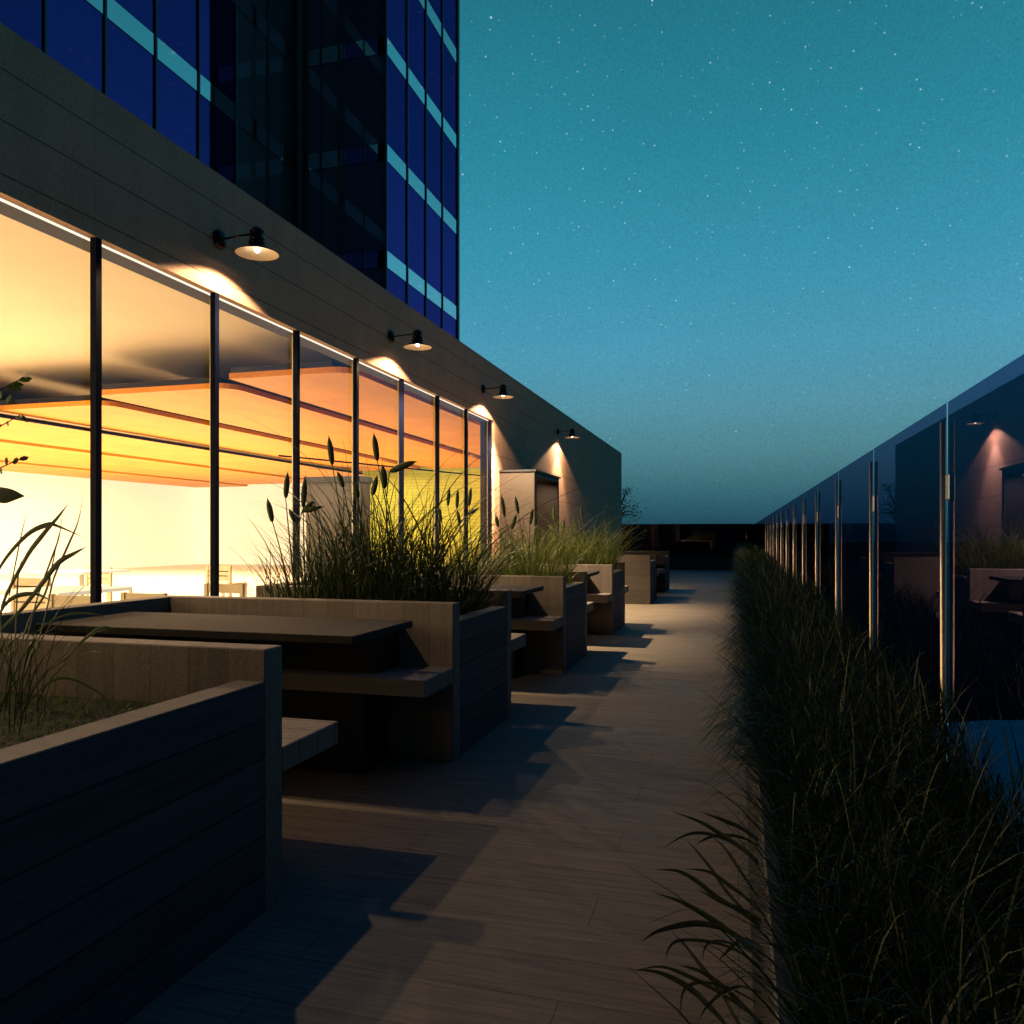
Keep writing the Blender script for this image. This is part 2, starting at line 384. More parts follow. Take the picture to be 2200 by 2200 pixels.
# ------------------------------------------------------------------ world: dusk sky with stars
def world():
    w = bpy.data.worlds.new('World'); scene.world = w; w.use_nodes = True
    nt = w.node_tree; nt.nodes.clear()
    out = nd(nt, 'ShaderNodeOutputWorld')
    tc = nd(nt, 'ShaderNodeTexCoord')
    nrm = nd(nt, 'ShaderNodeVectorMath', operation='NORMALIZE'); nt.links.new(tc.outputs['Generated'], nrm.inputs[0])
    sp = nd(nt, 'ShaderNodeSeparateXYZ'); nt.links.new(nrm.outputs[0], sp.inputs[0])
    rp = nd(nt, 'ShaderNodeValToRGB'); cr = rp.color_ramp; cr.interpolation = 'LINEAR'
    stops = [(0.0, (14, 62, 82)), (.045, (40, 98, 112)), (.10, (74, 130, 141)), (.155, (82, 146, 165)), (.22, (74, 152, 180)),
             (.32, (55, 145, 170)), (.43, (40, 132, 153)), (.56, (33, 114, 132)), (.64, (34, 84, 146)), (.76, (32, 74, 142)), (1.0, (30, 66, 132))]
    while len(cr.elements) < len(stops): cr.elements.new(.5)
    for e, (p, c) in zip(cr.elements, stops):
        e.position = p; e.color = (*s2l(c), 1)
    nt.links.new(sp.outputs[2], rp.inputs[0])
    # darker behind the viewer (away from the afterglow)
    mr = nd(nt, 'ShaderNodeMapRange', interpolation_type='SMOOTHSTEP')
    mr.inputs['From Min'].default_value = .05; mr.inputs['From Max'].default_value = .62
    mr.inputs['To Min'].default_value = .13; mr.inputs['To Max'].default_value = 1
    hl = math_(nt, 'SQRT', math_(nt, 'SUBTRACT', 1.001, math_(nt, 'MULTIPLY', sp.outputs[2], sp.outputs[2])))
    nt.links.new(math_(nt, 'DIVIDE', sp.outputs[1], hl), mr.inputs[0])
    sky = mixc(nt, 1.0, rp.outputs[0], mr.outputs[0], 'MULTIPLY')
    # uneven haze
    hz = nd(nt, 'ShaderNodeTexNoise'); hz.inputs['Scale'].default_value = 2.2; hz.inputs['Detail'].default_value = 3
    nt.links.new(nrm.outputs[0], hz.inputs['Vector'])
    hv = math_(nt, 'MULTIPLY_ADD', hz.outputs[0], .24); hv.node.inputs[2].default_value = .88
    sky = mixc(nt, 1.0, sky, hv, 'MULTIPLY')
    gz = nd(nt, 'ShaderNodeTexNoise'); gz.inputs['Scale'].default_value = 420; gz.inputs['Detail'].default_value = 2
    nt.links.new(nrm.outputs[0], gz.inputs['Vector'])
    gv = math_(nt, 'MULTIPLY_ADD', gz.outputs[0], .5); gv.node.inputs[2].default_value = .75
    sky = mixc(nt, 1.0, sky, gv, 'MULTIPLY')
    bg = nd(nt, 'ShaderNodeBackground'); nt.links.new(sky, bg.inputs[0]); bg.inputs[1].default_value = 1.0
    acc = bg.outputs[0]
    # stars, three sizes
    for scale, rad, thr, gain in ((120, .14, .35, .28), (60, .075, .5, .6), (24, .036, .55, 1.9)):
        vo = nd(nt, 'ShaderNodeTexVoronoi', feature='F1'); vo.inputs['Scale'].default_value = scale
        nt.links.new(nrm.outputs[0], vo.inputs['Vector'])
        s = math_(nt, 'SUBTRACT', 1.0, math_(nt, 'DIVIDE', vo.outputs['Distance'], rad), True)
        sc = nd(nt, 'ShaderNodeSeparateColor'); nt.links.new(vo.outputs['Color'], sc.inputs[0])
        on = math_(nt, 'GREATER_THAN', sc.outputs[0], thr)
        hi = nd(nt, 'ShaderNodeMapRange'); hi.inputs['From Min'].default_value = .03; hi.inputs['From Max'].default_value = .35
        nt.links.new(sp.outputs[2], hi.inputs[0])
        s = math_(nt, 'MULTIPLY', math_(nt, 'MULTIPLY', s, on), math_(nt, 'MULTIPLY', hi.outputs[0], math_(nt, 'MULTIPLY', sc.outputs[1], gain*2)))
        b2 = nd(nt, 'ShaderNodeBackground'); b2.inputs[0].default_value = (.85, .95, 1, 1)
        nt.links.new(s, b2.inputs[1])
        ad = nd(nt, 'ShaderNodeAddShader'); nt.links.new(acc, ad.inputs[0]); nt.links.new(b2.outputs[0], ad.inputs[1]); acc = ad.outputs[0]
    # physical sky, sun just under the horizon
    st = nd(nt, 'ShaderNodeTexSky', sky_type='NISHITA'); st.sun_disc = False
    st.sun_elevation = R(-4); st.sun_rotation = R(20)
    b3 = nd(nt, 'ShaderNodeBackground'); nt.links.new(st.outputs[0], b3.inputs[0]); b3.inputs[1].default_value = .05
    ad = nd(nt, 'ShaderNodeAddShader'); nt.links.new(acc, ad.inputs[0]); nt.links.new(b3.outputs[0], ad.inputs[1])
    nt.links.new(ad.outputs[0], out.inputs[0])
world()

# ------------------------------------------------------------------ camera
cd = bpy.data.cameras.new('camera'); cam = bpy.data.objects.new('camera', cd); col.objects.link(cam)
cam.location = (0, 0, H); cam.rotation_euler = (R(90), 0, R(15.89))
cd.sensor_width = 36; cd.lens = 1500/1932*36; cd.shift_y = 42/1932; cd.clip_start = .02; cd.clip_end = 6000
scene.camera = cam

# ------------------------------------------------------------------ dimensions
W = 4.0                       # facade plane at x = -W
HEAD = 3.128; TOP = 4.086; YE = 12.95; YEND = 28.3; YS = -3.2
INX = -W-.25

# ------------------------------------------------------------------ setting
def struct(name, mb, mat, label=None):
    return tag(mb.build(name, mat), label, None, None, 'structure')
struct('deck', MB().box(-W-.001, .62, -4, 29.2, -.3, 0), M['deck'])
struct('ground', MB().add([(-900,-900,-7),(900,-900,-7),(900,900,-7),(-900,900,-7)], [(0,1,2,3)]), M['ground'])

# assumed pond on a lower level, seen through the glass, with an added glow
def pond():
    m, nt, out = new_mat('pond_water')
    p = nd(nt, 'ShaderNodeBsdfPrincipled'); p.inputs['Base Color'].default_value = (.01, .05, .10, 1)
    p.inputs['Roughness'].default_value = .08; p.inputs['IOR'].default_value = 1.33
    nz = nd(nt, 'ShaderNodeTexNoise'); nz.inputs['Scale'].default_value = 2.5; nz.inputs['Detail'].default_value = 4
    tc = nd(nt, 'ShaderNodeTexCoord'); nt.links.new(tc.outputs['Object'], nz.inputs['Vector'])
    b = nd(nt, 'ShaderNodeBump'); b.inputs['Strength'].default_value = .35; b.inputs['Distance'].default_value = .05
    nt.links.new(nz.outputs[0], b.inputs['Height']); nt.links.new(b.outputs[0], p.inputs['Normal'])
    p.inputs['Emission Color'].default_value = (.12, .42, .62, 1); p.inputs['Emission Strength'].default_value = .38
    nt.links.new(p.outputs[0], out.inputs[0])
    vs = []; n = 60
    for k in range(n):
        a = 2*PI*k/n
        r = 1 + .10*math.sin(3*a+.6) + .06*math.sin(5*a)
        ca, sa = math.cos(a), math.sin(a)
        sup = (abs(ca)**5+abs(sa)**5)**(-.2)*(1+.012*math.sin(5*a))
        vs.append((9.8+7.2*sup*ca, 8.5+9.8*sup*sa, -2.5))
    mb = MB().add(vs, [tuple(range(n))])
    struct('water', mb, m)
    mb = MB()
    mb.box(.66, 46, -20, 60, -3.4, -2.53)
    struct('lower_terrace', mb, M['ground'])
pond()

# ------------------------------------------------------------------ restaurant building
bld = empty('restaurant_building', (-12, 12, 0), 0, 'low concrete restaurant with glowing glass front and timber ceiling panels along the terrace', 'building')
def part(name, mb, mat, parent=bld, label=None):
    o = mb.build(name, mat, parent)
    if label: o['label'] = label
    return o
DY0, DY1, DZ = 13.35, 15.1, 2.22
wall = MB()
wall.box(INX, -W, YS, YE, HEAD, TOP)
wall.box(INX, -W, YE, DY0, 0, TOP)
wall.box(INX, -W, DY0, DY1, DZ, TOP)
wall.box(INX, -W, DY1, YEND, 0, TOP)
wall.box(-22, INX, YEND-.25, YEND, 0, TOP)
part('facade_wall', wall, M['facade'])
part('roof', MB().box(-22, INX-.002, YS, YEND-.252, 3.82, 3.98), M['roof'])
part('ceiling', MB().box(-21, INX-.002, YS, 27.9, 3.70, 3.80), M['plaster'])
part('floor', MB().box(-21, INX-.002, YS, 27.9, -.2, .0), M['roomfloor'])
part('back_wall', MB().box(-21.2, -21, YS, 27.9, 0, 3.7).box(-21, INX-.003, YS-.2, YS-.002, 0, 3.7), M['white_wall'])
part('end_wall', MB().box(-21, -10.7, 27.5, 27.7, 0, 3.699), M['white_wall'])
part('tiled_wall', MB().box(-10.6, INX-.003, 21.5, 21.7, 0, 3.699).box(-10.7, -10.602, 21.5, 27.5, 0, 3.699), M['yellow_tile'], label='yellow green tiled wall inside')
part('sill', MB().box(INX, -W-.02, YS, YE-.002, 0, .06), M['mullion'])
part('soffit_lining', MB().box(INX+.002, -W-.07, YS, YE-.004, HEAD-.012, HEAD-.002).box(INX+.002, -W-.07, YE-.012, YE-.002, .062, HEAD-.014), M['soffit'])
part('window_head_trim', MB().box(-W-.078, -W-.062, YS, YE-.003, HEAD-.013, HEAD-.0025), M['trim_glow'], label='thin bright trim line along the window head')
# mullions, fins and panes
ym = [1.22*k for k in range(-2, 11)]
ym = [4.245+1.222*(k-3) for k in range(-2, 11)]
for y in ym:
    if y > YE-.05: continue
    part('mullion', MB().box(-W-.050, -W-.004, y-.028, y+.022, .062, HEAD-.001), M['mullion'])
    part('window_fin', MB().box(-W-.092, -W-.080, y+.022, y+.034, .062, HEAD-.03), M['fin'])
edges = [YS] + [y for y in ym if y < YE-.05] + [YE-.01]
for a, b in zip(edges[:-1], edges[1:]):
    part('window_pane', MB().add([(-W-.055, a+.001, .062), (-W-.055, b-.001, .062), (-W-.055, b-.001, HEAD-.025), (-W-.055, a+.001, HEAD-.025)], [(0,1,2,3)]), M['window'])
# ceiling panels: long timber rafts with turned-up rounded ends, each a little lower than the last
panels = [(2.30, 3.17, 1.91, 8.45), (3.29, 4.42, 1.88, 8.8), (4.56, 5.68, 1.85, 9.3), (5.86, 7.2, 1.84, 2.0), (7.4, 9.2, 1.83, 1.0), (9.4, 10.7, 1.82, 0.0)]
pend = [21.3, 21.3, 21.2, 23.4, 25.4, 26.4]
for (a, b, hz, y0), y1 in zip(panels, pend):
    hx = 1.9
    x1, x0 = -a*hx, -b*hx
    z = H+hz
    mb = MB(); n = 10
    # plan outline with rounded corners on the window side
    r = .28
    outl = [(x0, y0), (x1-r, y0)]
    outl += [(x1-r+r*math.sin(t*PI/12), y0+r-r*math.cos(t*PI/12)) for t in range(1, 7)]
    outl += [(x1-r+r*math.cos(t*PI/12), y1-r+r*math.sin(t*PI/12)) for t in range(0, 7)]
    outl += [(x0, y1)]
    k = len(outl)
    vs = [(x, y, z) for x, y in outl] + [(x, y, z+.07) for x, y in outl]
    fs = [tuple(range(k-1, -1, -1)), tuple(range(k, 2*k))] + [(i, (i+1) % k, k+(i+1) % k, k+i) for i in range(k)]
    mb.add(vs, fs)
    part('ceiling_panel', mb, M['panel'])
    part('panel_frame', MB().box(x0-.16, x1-r-.1, y0+.25, y1-.3, z+.09, z+.20), M['dark'])
for (a, b, hz, y0), y1 in zip(panels, pend):
    for yy in (y0+1.5, y1-2):
        part('panel_hanger', MB().tube([(-(a+b)/2*1.9, yy, H+hz+.2), (-(a+b)/2*1.9, yy, 3.699)], [.012, .012], 6), M['dark'])
part('light_rail', MB().tube([(-10.6, -2, 3.03), (-10.6, 21.2, 3.03)], [.026]*2, 8), M['fin'], label='slim pale rail hung below the timber panels')
part('rail_bar', MB().tube([(-10.62, -2, 2.975), (-10.62, 21.2, 2.975)], [.03]*2, 8), M['mullion'])
part('service_rail', MB().tube([(-8.2, 13, 2.66), (-5.3, 21.3, 2.66)], [.018]*2, 6), M['mullion'])
part('kiosk', MB().box(-11.5, -9.85, 19.6, 20.2, 0, 2.62), M['column'], label='grey block with black cap inside')
part('kiosk_cap', MB().box(-11.55, -9.8, 19.55, 20.25, 2.622, 2.78), M['cap'])
# portal with door
px0, px1 = -W+.001, -W+.63
fr = MB()
fr.box(px0, px1, DY0-.10, DY0, 0, 2.28, .006)
fr.box(px0, px1, DY1, DY1+.10, 0, 2.28, .006)
fr.box(px0, px1, DY0+.001, DY1-.001, 2.20, 2.28)
part('door_portal', fr, M['portal'], label='brown box portal around the entrance')
part('portal_cap', MB().box(px0, px1+.03, DY0-.12, DY1+.12, 2.282, 2.315), M['dark'])
dr = part('door', MB().box(px1-.45, px1-.41, DY0+.01, DY1-.01, .01, 2.19, .004), M['portal'])
part('handle', MB().tube([(px1-.36, DY0+.25, .8), (px1-.36, DY0+.25, 1.4)], [.014]*2, 8), M['fin'], dr)

# ------------------------------------------------------------------ chairs inside
def make_chair(back_h, slats):
    r = empty('chair')
    w, d, sh = .44, .42, .45
    m = LB().box(-w/2, w/2, -d/2, d/2, sh-.03, sh, .004); m.build('seat', M['oak'], r)
    for sx in (-1, 1):
        LB().box(sx*(w/2-.02)-.018, sx*(w/2-.02)+.018, -d/2, -d/2+.036, 0, sh-.03).build('leg', M['oak'], r)
        LB().box(sx*(w/2-.02)-.018, sx*(w/2-.02)+.018, d/2-.036, d/2, 0, back_h).build('leg', M['oak'], r)
    for k in range(slats):
        z = back_h - .045 - k*(back_h-sh-.06)/max(1, slats)
        LB().box(-w/2+.037, w/2-.037, d/2-.028, d/2-.01, z-.045, z+.04).build('back_slat', M['oak'], r)
    return r
chair_spots = [(-4.75, 4.98, .75, 1, 'low pale wooden chair just right of the first black window post from the left'),
               (-4.9, 4.02, .74, 1, 'pale wooden chair behind the grass leaves at the left edge'),
               (-6.3, 6.05, .80, 4, 'tall ladder-back pale chair left of the first black window post'),
               (-4.7, 5.65, .72, 1, 'pale chair whose top just shows over the booth wall between two window posts'),
               (-4.8, 6.85, .72, 1, 'pale chair seen behind the second black window post'),
               (-6.4, 5.2, .83, 4, 'ladder-back pale chair farther back behind the left grass leaves'),
               (-7.6, 10.6, .72, 3, 'distant pale chair right of the second window post'),
               (-8.6, 9.3, .74, 3, 'distant pale chair in the middle of the bright dining room')]
for (x, y, bh, sl, lb) in chair_spots:
    c = make_chair(bh, sl); c.location = (x, y, 0); c.rotation_euler.z = R(180)
    tag(c, lb, 'chair', 'chairs in the dining room')
def dining_table(x, y, lb):
    r = empty('dining_table', (x, y, 0), 0, lb, 'table', 'tables in the dining room')
    LB().box(-.4, .4, -.4, .4, .70, .73, .004).build('table_top', M['white_wall'], r)
    LB().tube([(0, 0, .02), (0, 0, .70)], [.03, .03], 8).build('pedestal', M['fin'], r)
    LB().lathe([(.0, 0), (.24, 0), (.24, .015), (.03, .03)], n=20).build('base', M['fin'], r)
dining_table(-5.6, 5.5, 'square white dining table nearest the glass behind the booth wall')
dining_table(-8.2, 8.4, 'square white dining table farther inside the bright room')

# ------------------------------------------------------------------ office tower
tw = empty('office_tower', (-14, 18, 3.99), 0, 'tall dark blue glass office tower with pale horizontal bands above the restaurant', 'tower')
X1, X2 = -12.6, -9.7
YB, YT = 20.9, 26.85
ZB, ZTOP = 4.0, 30.2
bands = [(5.80, 6.28), (8.86, 9.34), (11.92, 12.40), (14.98, 15.46), (18.04, 18.52), (21.1, 21.58), (24.16, 24.64)]
def tpart(name, mb, mat): return part(name, mb, mat, tw)
core = MB().box(-30, X1-.3, 0, YT-.2, ZB, ZTOP).box(X1-.299, X2-.3, YB+.3, YT-.2, ZB, ZTOP)
tpart('core', core, M['tower_core'])
def face(pa, pb, d, name, mat, z0, z1):
    # vertical quad from pa to pb (xy) pushed out by d (xy)
    (ax, ay), (bx, by) = pa, pb
    tpart(name, MB().add([(ax+d[0], ay+d[1], z0), (bx+d[0], by+d[1], z0), (bx+d[0], by+d[1], z1), (ax+d[0], ay+d[1], z1)], [(0,1,2,3)]), mat)
zs = [ZB]+[v for b in bands for v in b]+[ZTOP]
def bays(points, d):
    for a, b in zip(points[:-1], points[1:]):
        zz = ZB
        for (b0, b1) in bands:
            if zz < 21:
                dim = a[1] > 17.5 and b[1] < 20.95 and a[0] < -9.71
                face(a, b, d, 'window', M['tower_dim' if dim else 'tower_glass'], zz, b0-.02)
            zz = b1+.02
        # upper floors out of sight: one sheet per bay
        face(a, b, d, 'upper_glazing', M['tower_glass'], 21.6, ZTOP)
ys1 = [YB-1.48*k for k in range(10, -1, -1)]
bays([(X1, y) for y in ys1], (0, 0))
bays([(X1+.002, YB), ((X1+X2)/2, YB), (X2, YB)], (0, 0))
ys2 = [YB+(YT-YB)*k/4 for k in range(5)]
bays([(X2, y) for y in ys2], (0, 0))
for (b0, b1) in bands:
    m = MB()
    m.box(X1-.25, X1+.012, ys1[0], YB-.03, b0, b1)
    m.box(X1+.014, X2-.01, YB-.012, YB+.25, b0, b1)
    m.box(X2-.25, X2+.012, YB-.012, YT, b0, b1)
    tpart('spandrel_band', m, M['tower_band'])
for y in ys1[:-1]:
    tpart('mullion', MB().box(X1+.013, X1+.045, y-.026, y+.026, ZB, ZTOP), M['tower_frame'])
for y in ys2[1:-1]:
    tpart('mullion', MB().box(X2+.013, X2+.045, y-.026, y+.026, ZB, ZTOP), M['tower_frame'])
for x in ((X1+X2)/2,):
    tpart('mullion', MB().box(x-.035, x+.035, YB-.09, YB-.013, ZB, ZTOP), M['tower_frame'])
tpart('corner_post', MB().box(X2-.1, X2+.05, YT, YT+.16, ZB, ZTOP), M['tower_frame'])
tpart('corner_post', MB().box(X2-.02, X2+.05, YB-.06, YB-.013, ZB, ZTOP), M['tower_frame'])
tpart('corner_post', MB().tube([(X1+.22, YB-.2, ZB), (X1+.22, YB-.2, ZTOP)], [.1, .1], 12), M['tower_frame'])

# ------------------------------------------------------------------ wall lamps
def make_lamp():
    r = empty('wall_lamp')
    # local origin: wall point at rim height; lamp hangs out along +x
    ox = .35
    sh = LB().lathe([(.168, 0), (.170, .004), (.12, .03), (.075, .055), (.062, .07), (.062, .075), (.068, .078), (.068, .09), (.055, .094), (.055, .11), (.062, .113),
                     (.062, .125), (.05, .13), (.05, .165), (.056, .168), (.056, .18), (.04, .195), (.022, .21), (.0, .214)], ox, 0)
    sh.build('shade', M['lamp_metal'], r)
    LB().lathe([(.166, .0015), (.118, .027), (.073, .052), (.05, .064), (0, .066)], ox, 0).build('reflector', M['shade_in'], r)
    LB().lathe([(0, .012), (.014, .015), (.022, .026), (.022, .034), (.012, .046), (0, .05)], ox, 0, 14).build('bulb', M['bulb'], r)
    arm = LB().tube([(.02, 0, .15), (ox-.05, 0, .162)], [.009, .009], 8)
    arm.build('arm', M['lamp_metal'], r)
    pl = LB()
    n = 20
    vs = []; 
    prof = [(0.001, .075), (.018, .075), (.035, .06), (.05, .03), (.055, .0)]
    for (x, rr) in prof:
        for k in range(n):
            a = 2*PI*k/n
            vs.append((x, rr*math.cos(a), .15+rr*math.sin(a)))
    fs = [(i*n+k, i*n+(k+1) % n, (i+1)*n+(k+1) % n, (i+1)*n+k) for i in range(len(prof)-1) for k in range(n)]
    pl.add(vs, fs, True).build('wall_plate', M['lamp_metal'], r)
    return r
lamp_y = [2.25, 5.48, 8.74, 12.3, 17.85]
lamp_lab = [None, 'black gooseneck wall lamp largest and nearest above the glass front', 'black wall lamp second from the left above the glass front',
            'black wall lamp third from the left near the end of the glass front', 'black wall lamp farthest right beyond the brown entrance portal']
proto = None
LAMP_W = [95, 140, 150, 170, 150]
POOL_W = [0, 260, 1400, 2000, 200]
for i, y in enumerate(lamp_y):
    if proto is None:
        o = proto = make_lamp()
    else:
        o = copy_tree(proto)
    o.location = (-W, y, 3.41)
    tag(o, lamp_lab[i] or 'black wall lamp on the fascia left of the nearest visible one', 'wall lamp', 'wall lamps along the fascia')
for i, y in enumerate(lamp_y):
    ld = bpy.data.lights.new('lamp_light', 'SPOT'); ld.energy = LAMP_W[i]; ld.color = (1, .70, .40); ld.shadow_soft_size = .035
    ld.spot_size = R(142); ld.spot_blend = .12
    l = bpy.data.objects.new('lamp_light', ld); col.objects.link(l); l.location = (-W+.35, y, 3.41+.004)
    if POOL_W[i]:
        ld = bpy.data.lights.new('lamp_pool', 'SPOT'); ld.energy = POOL_W[i]; ld.color = (1, .74, .46); ld.shadow_soft_size = .03
        ld.spot_size = R(102 if i in (2, 3) else 88); ld.spot_blend = .5
        l = bpy.data.objects.new('lamp_pool', ld); col.objects.link(l); l.location = (-W+.35, y, 3.41+.006)

# ------------------------------------------------------------------ interior lights
def area(name, loc, size, sy, energy, color, rot=(0, 0, 0)):
    ld = bpy.data.lights.new(name, 'AREA'); ld.shape = 'RECTANGLE'; ld.size = size; ld.size_y = sy; ld.energy = energy; ld.color = color
    o = bpy.data.objects.new(name, ld); col.objects.link(o); o.location = loc; o.rotation_euler = rot
    return o
area('floor_bounce_fill', (-10, 1.2, .9), 9, 5, 165, (1, .78, .44), (R(180), 0, 0))  # added fill from below in place of bounced light, no fixture there
area('floor_bounce_fill', (-12, 17, .9), 12, 12, 330, (1, .80, .44), (R(180), 0, 0))
area('room_downlight', (-14, 10, 2.9), 10, 22, 3600, (1, .82, .50), (0, 0, 0))
area('portal_light', (px1-.2, 14.2, 2.17), .15, 1.2, 22, (1, .72, .5), (0, R(12), 0))
area('tile_light', (-7.6, 18.0, 2.9), 4, 1.5, 50, (1, .92, .6), (R(40), 0, 0))

# ------------------------------------------------------------------ booth planters
PX1, PX0 = -1.205*H, -2.68*H
ZS, ZR, ZT, ZBN = .695*H, .61*H, .645*H, .414*H
SL = .085*H
def make_planter(y0, near_bench=True, far_bench=True, slab='cross_board', ln=.93):
    y1 = y0+ln*H
    r = empty('planter_box', ((PX0+PX1)/2, (y0+y1)/2, 0))
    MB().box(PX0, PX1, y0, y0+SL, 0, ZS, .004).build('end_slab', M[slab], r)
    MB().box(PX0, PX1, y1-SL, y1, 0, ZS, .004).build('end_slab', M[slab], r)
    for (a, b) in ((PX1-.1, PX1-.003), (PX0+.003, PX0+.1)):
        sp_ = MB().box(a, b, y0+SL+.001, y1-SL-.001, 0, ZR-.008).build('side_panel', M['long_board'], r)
        MB().box(a-.001, b+.001, y0+SL+.001, y1-SL-.001, ZR-.0075, ZR, .002).build('rim', M['rim'], sp_)
    MB().box(PX0+.101, PX1-.101, y0+SL+.002, y1-SL-.002, .3, ZR-.09).build('soil', M['soil'], r)
    bd = .32*H
    for on, a, b in ((near_bench, y0-bd, y0-.001), (far_bench, y1+.001, y1+bd)):
        if not on: continue
        s = MB().box(PX0+.15, PX1-.002, a, b, ZBN-.085, ZBN, .004).build('bench_seat', M['seat_board'], r)
        MB().box(PX0+.3, PX1-.35, min(a, b)+.05, max(a, b)-.06, 0, ZBN-.086).build('bench_base', M['dark'], s)
    return r
def booth(y_from, y_to, lab_t, lab_w):
    # low wall closing the booth towards the restaurant
    w = MB().box(PX0-.10, PX0-.002, y_from-SL-.003, y_to+SL+.003, 0, ZS-.001, .003).build('booth_wall', M['rim'])
    tag(w, lab_w, 'low wall', 'low walls behind the booths')
    t = empty('booth_table', ((PX0+PX1)/2, (y_from+y_to)/2, 0), 0, lab_t, 'table', 'booth tables between planters')
    c = (y_from+y_to)/2
    d = .27*H
    MB().box(PX0+.005, -1.29*H, y_to-.78*H, y_to-.25*H, ZT-.035, ZT, .003).build('table_top', M['table'], t)
    MB().box(PX0+.01, -1.46*H, y_to-.22*H, y_to-.005, ZBN+.002, ZT-.037).build('table_shade_box', M['dark'], t)  # dark box shaped like the shade under the table
near = [1.0*H, 3.29*H, 5.58*H, 7.87*H]
plab = ['board-formed concrete planter nearest the camera filling the lower left corner',
        'concrete planter with the tallest cattails, second from the camera',
        'concrete planter third from the camera behind the second booth table',
        'concrete planter fourth from the camera with warmly lit slab end',
        'dim concrete planter standing alone past the entrance portal',
        'last dim concrete planter at the far end of the terrace']
units = [(y, True, True) for y in near] + [(11.43*H, False, True), (13.78*H, True, False)]
for (y, nb, fb), lb in zip(units, plab):
    far = y > 11*H; first = y < 2*H
    tag(make_planter(y-(.35*H if first else 0), nb and not first, fb, 'far_board' if far else 'cross_board', 1.28 if first else .93), lb, 'planter', 'concrete planters along the terrace')
tl = ['long dark booth table between the two nearest planters', 'dark booth table between the second and third planters',
      'dark booth table beside the warmly lit slab of the fourth planter', 'small far dark booth table between the last two planters']
wl = ['low wall behind the nearest booth table', 'low wall behind the second booth table', 'low wall behind the third booth table', 'low wall behind the farthest booth table']
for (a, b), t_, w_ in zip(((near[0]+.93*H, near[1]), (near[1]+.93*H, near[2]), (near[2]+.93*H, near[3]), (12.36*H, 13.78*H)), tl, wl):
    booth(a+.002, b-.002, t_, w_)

# ------------------------------------------------------------------ plants
def ribbon(mb, base, az, h, lean, width, seg=5, droop=1.0, twist=0.0):
    """one arching tapered blade; lean = horizontal reach of the tip, h = height reached"""
    dx, dy = math.cos(az), math.sin(az)
    wx, wy = -math.sin(az+twist), math.cos(az+twist)
    vs = []; fs = []
    for i in range(seg+1):
        t = i/seg
        r = lean*(t**1.7)
        z = h*(t - .42*droop*t*t*t) 
        w = width*(1-t)**.55*(.55+.9*t if t < .5 else 1.0)*.5
        x, y, zz = base[0]+dx*r, base[1]+dy*r, base[2]+z
        vs.append((x-wx*w, y-wy*w, zz)); vs.append((x+wx*w, y+wy*w, zz))
    for i in range(seg):
        fs.append((2*i, 2*i+1, 2*i+3, 2*i+2))
    mb.add(vs, fs, True)
def spindle(mb, p0, d, length, rad):
    d = Vector(d).normalized(); p0 = Vector(p0)
    ts = [0, .06, .2, .4, .6, .75, .86, .93, 1.0]
    rs = [.15, .6, .92, 1.0, .95, .7, .38, .15, .03]
    mb.tube([p0+d*length*t+Vector((0, 0, -.012*t*t)) for t in ts], [rad*k for k in rs], 8)

def cattail(root, base, top, head_len=.2, rad=.017, bend=(0, 0), leafy=True):
    """stalk from base to top with a spindle seed head; bend tilts the head"""
    b = Vector(base); t = Vector(top)
    mid = (b+t)/2 + Vector((bend[0]*-.1, bend[1]*-.1, .03))
    pts = []
    for i in range(7):
        u = i/6
        pts.append(b*(1-u)**2 + mid*2*u*(1-u) + t*u*u)
    st = MB().tube(pts, [.006-.003*i/6 for i in range(7)], 6).build('cattail_stalk', M['reed'], root)
    d = (pts[-1]-pts[-2]).normalized() + Vector((bend[0], bend[1], 0))
    m = MB(); spindle(m, t-(pts[-1]-pts[-2]).normalized()*.01, d, head_len, rad)
    m.build('seed_head', M['head'], st)

def proj(px, py, Y):
    """world point on the plane y = Y seen at (px,py) of the 1932-px picture (used for reading positions off the photo)"""
    s, c = math.sin(R(15.89)), math.cos(R(15.89))
    t = (px-966)/1500
    X = Y*(t*c-s)/(c+t*s)
    d = -X*s+Y*c
    return Vector((X, Y, H+(1008-py)/1500*d))

def clump(center, n, hmin, hmax, spread, seed, wid=.006, lean=.5, mat='blade', name='grass_clump', group=None, label=None, reeds=6, sx=None):
    rr = random.Random(seed)
    r = empty(name, center, 0, label, 'grass', group)
    mb = MB()
    sx = sx or spread
    for k in range(n):
        a = rr.uniform(0, 2*PI); q = rr.random()**.6
        bx, by = center[0]+math.cos(a)*q*sx, center[1]+math.sin(a)*q*spread
        bx = min(max(bx, PX0+.12), PX1-.12) if mat != 'hedge' else bx
        h = rr.uniform(hmin, hmax)*(1-.3*q)
        az = math.atan2(by-center[1], bx-center[0]) + rr.gauss(0, 1.1)
        ribbon(mb, (bx, by, center[2]), az, h, h*rr.uniform(.12, 1.0)*lean, wid*rr.uniform(.6, 1.6), 6, rr.uniform(.2, 1.5), rr.uniform(-1.2, 1.2))
    mb.build('blades', M[mat], r)
    if reeds:
        mb = MB()
        for k in range(reeds):
            a = rr.uniform(0, 2*PI)
            bx, by = center[0]+math.cos(a)*.5*sx*rr.random(), center[1]+math.sin(a)*.6*spread*rr.random()
            h = rr.uniform(.8, 1.15)*hmax
            ribbon(mb, (bx, by, center[2]), rr.choice([0.05, .35, -.3, 2.9, rr.uniform(0, 6)]), h, h*rr.uniform(.35, .95), .016*rr.uniform(.7, 1.1), 10, rr.uniform(.5, 1.4), rr.uniform(-.9, .9))
        mb.build('reed_leaves', M['reed'], r)
    return r
ZSO = ZR-.092
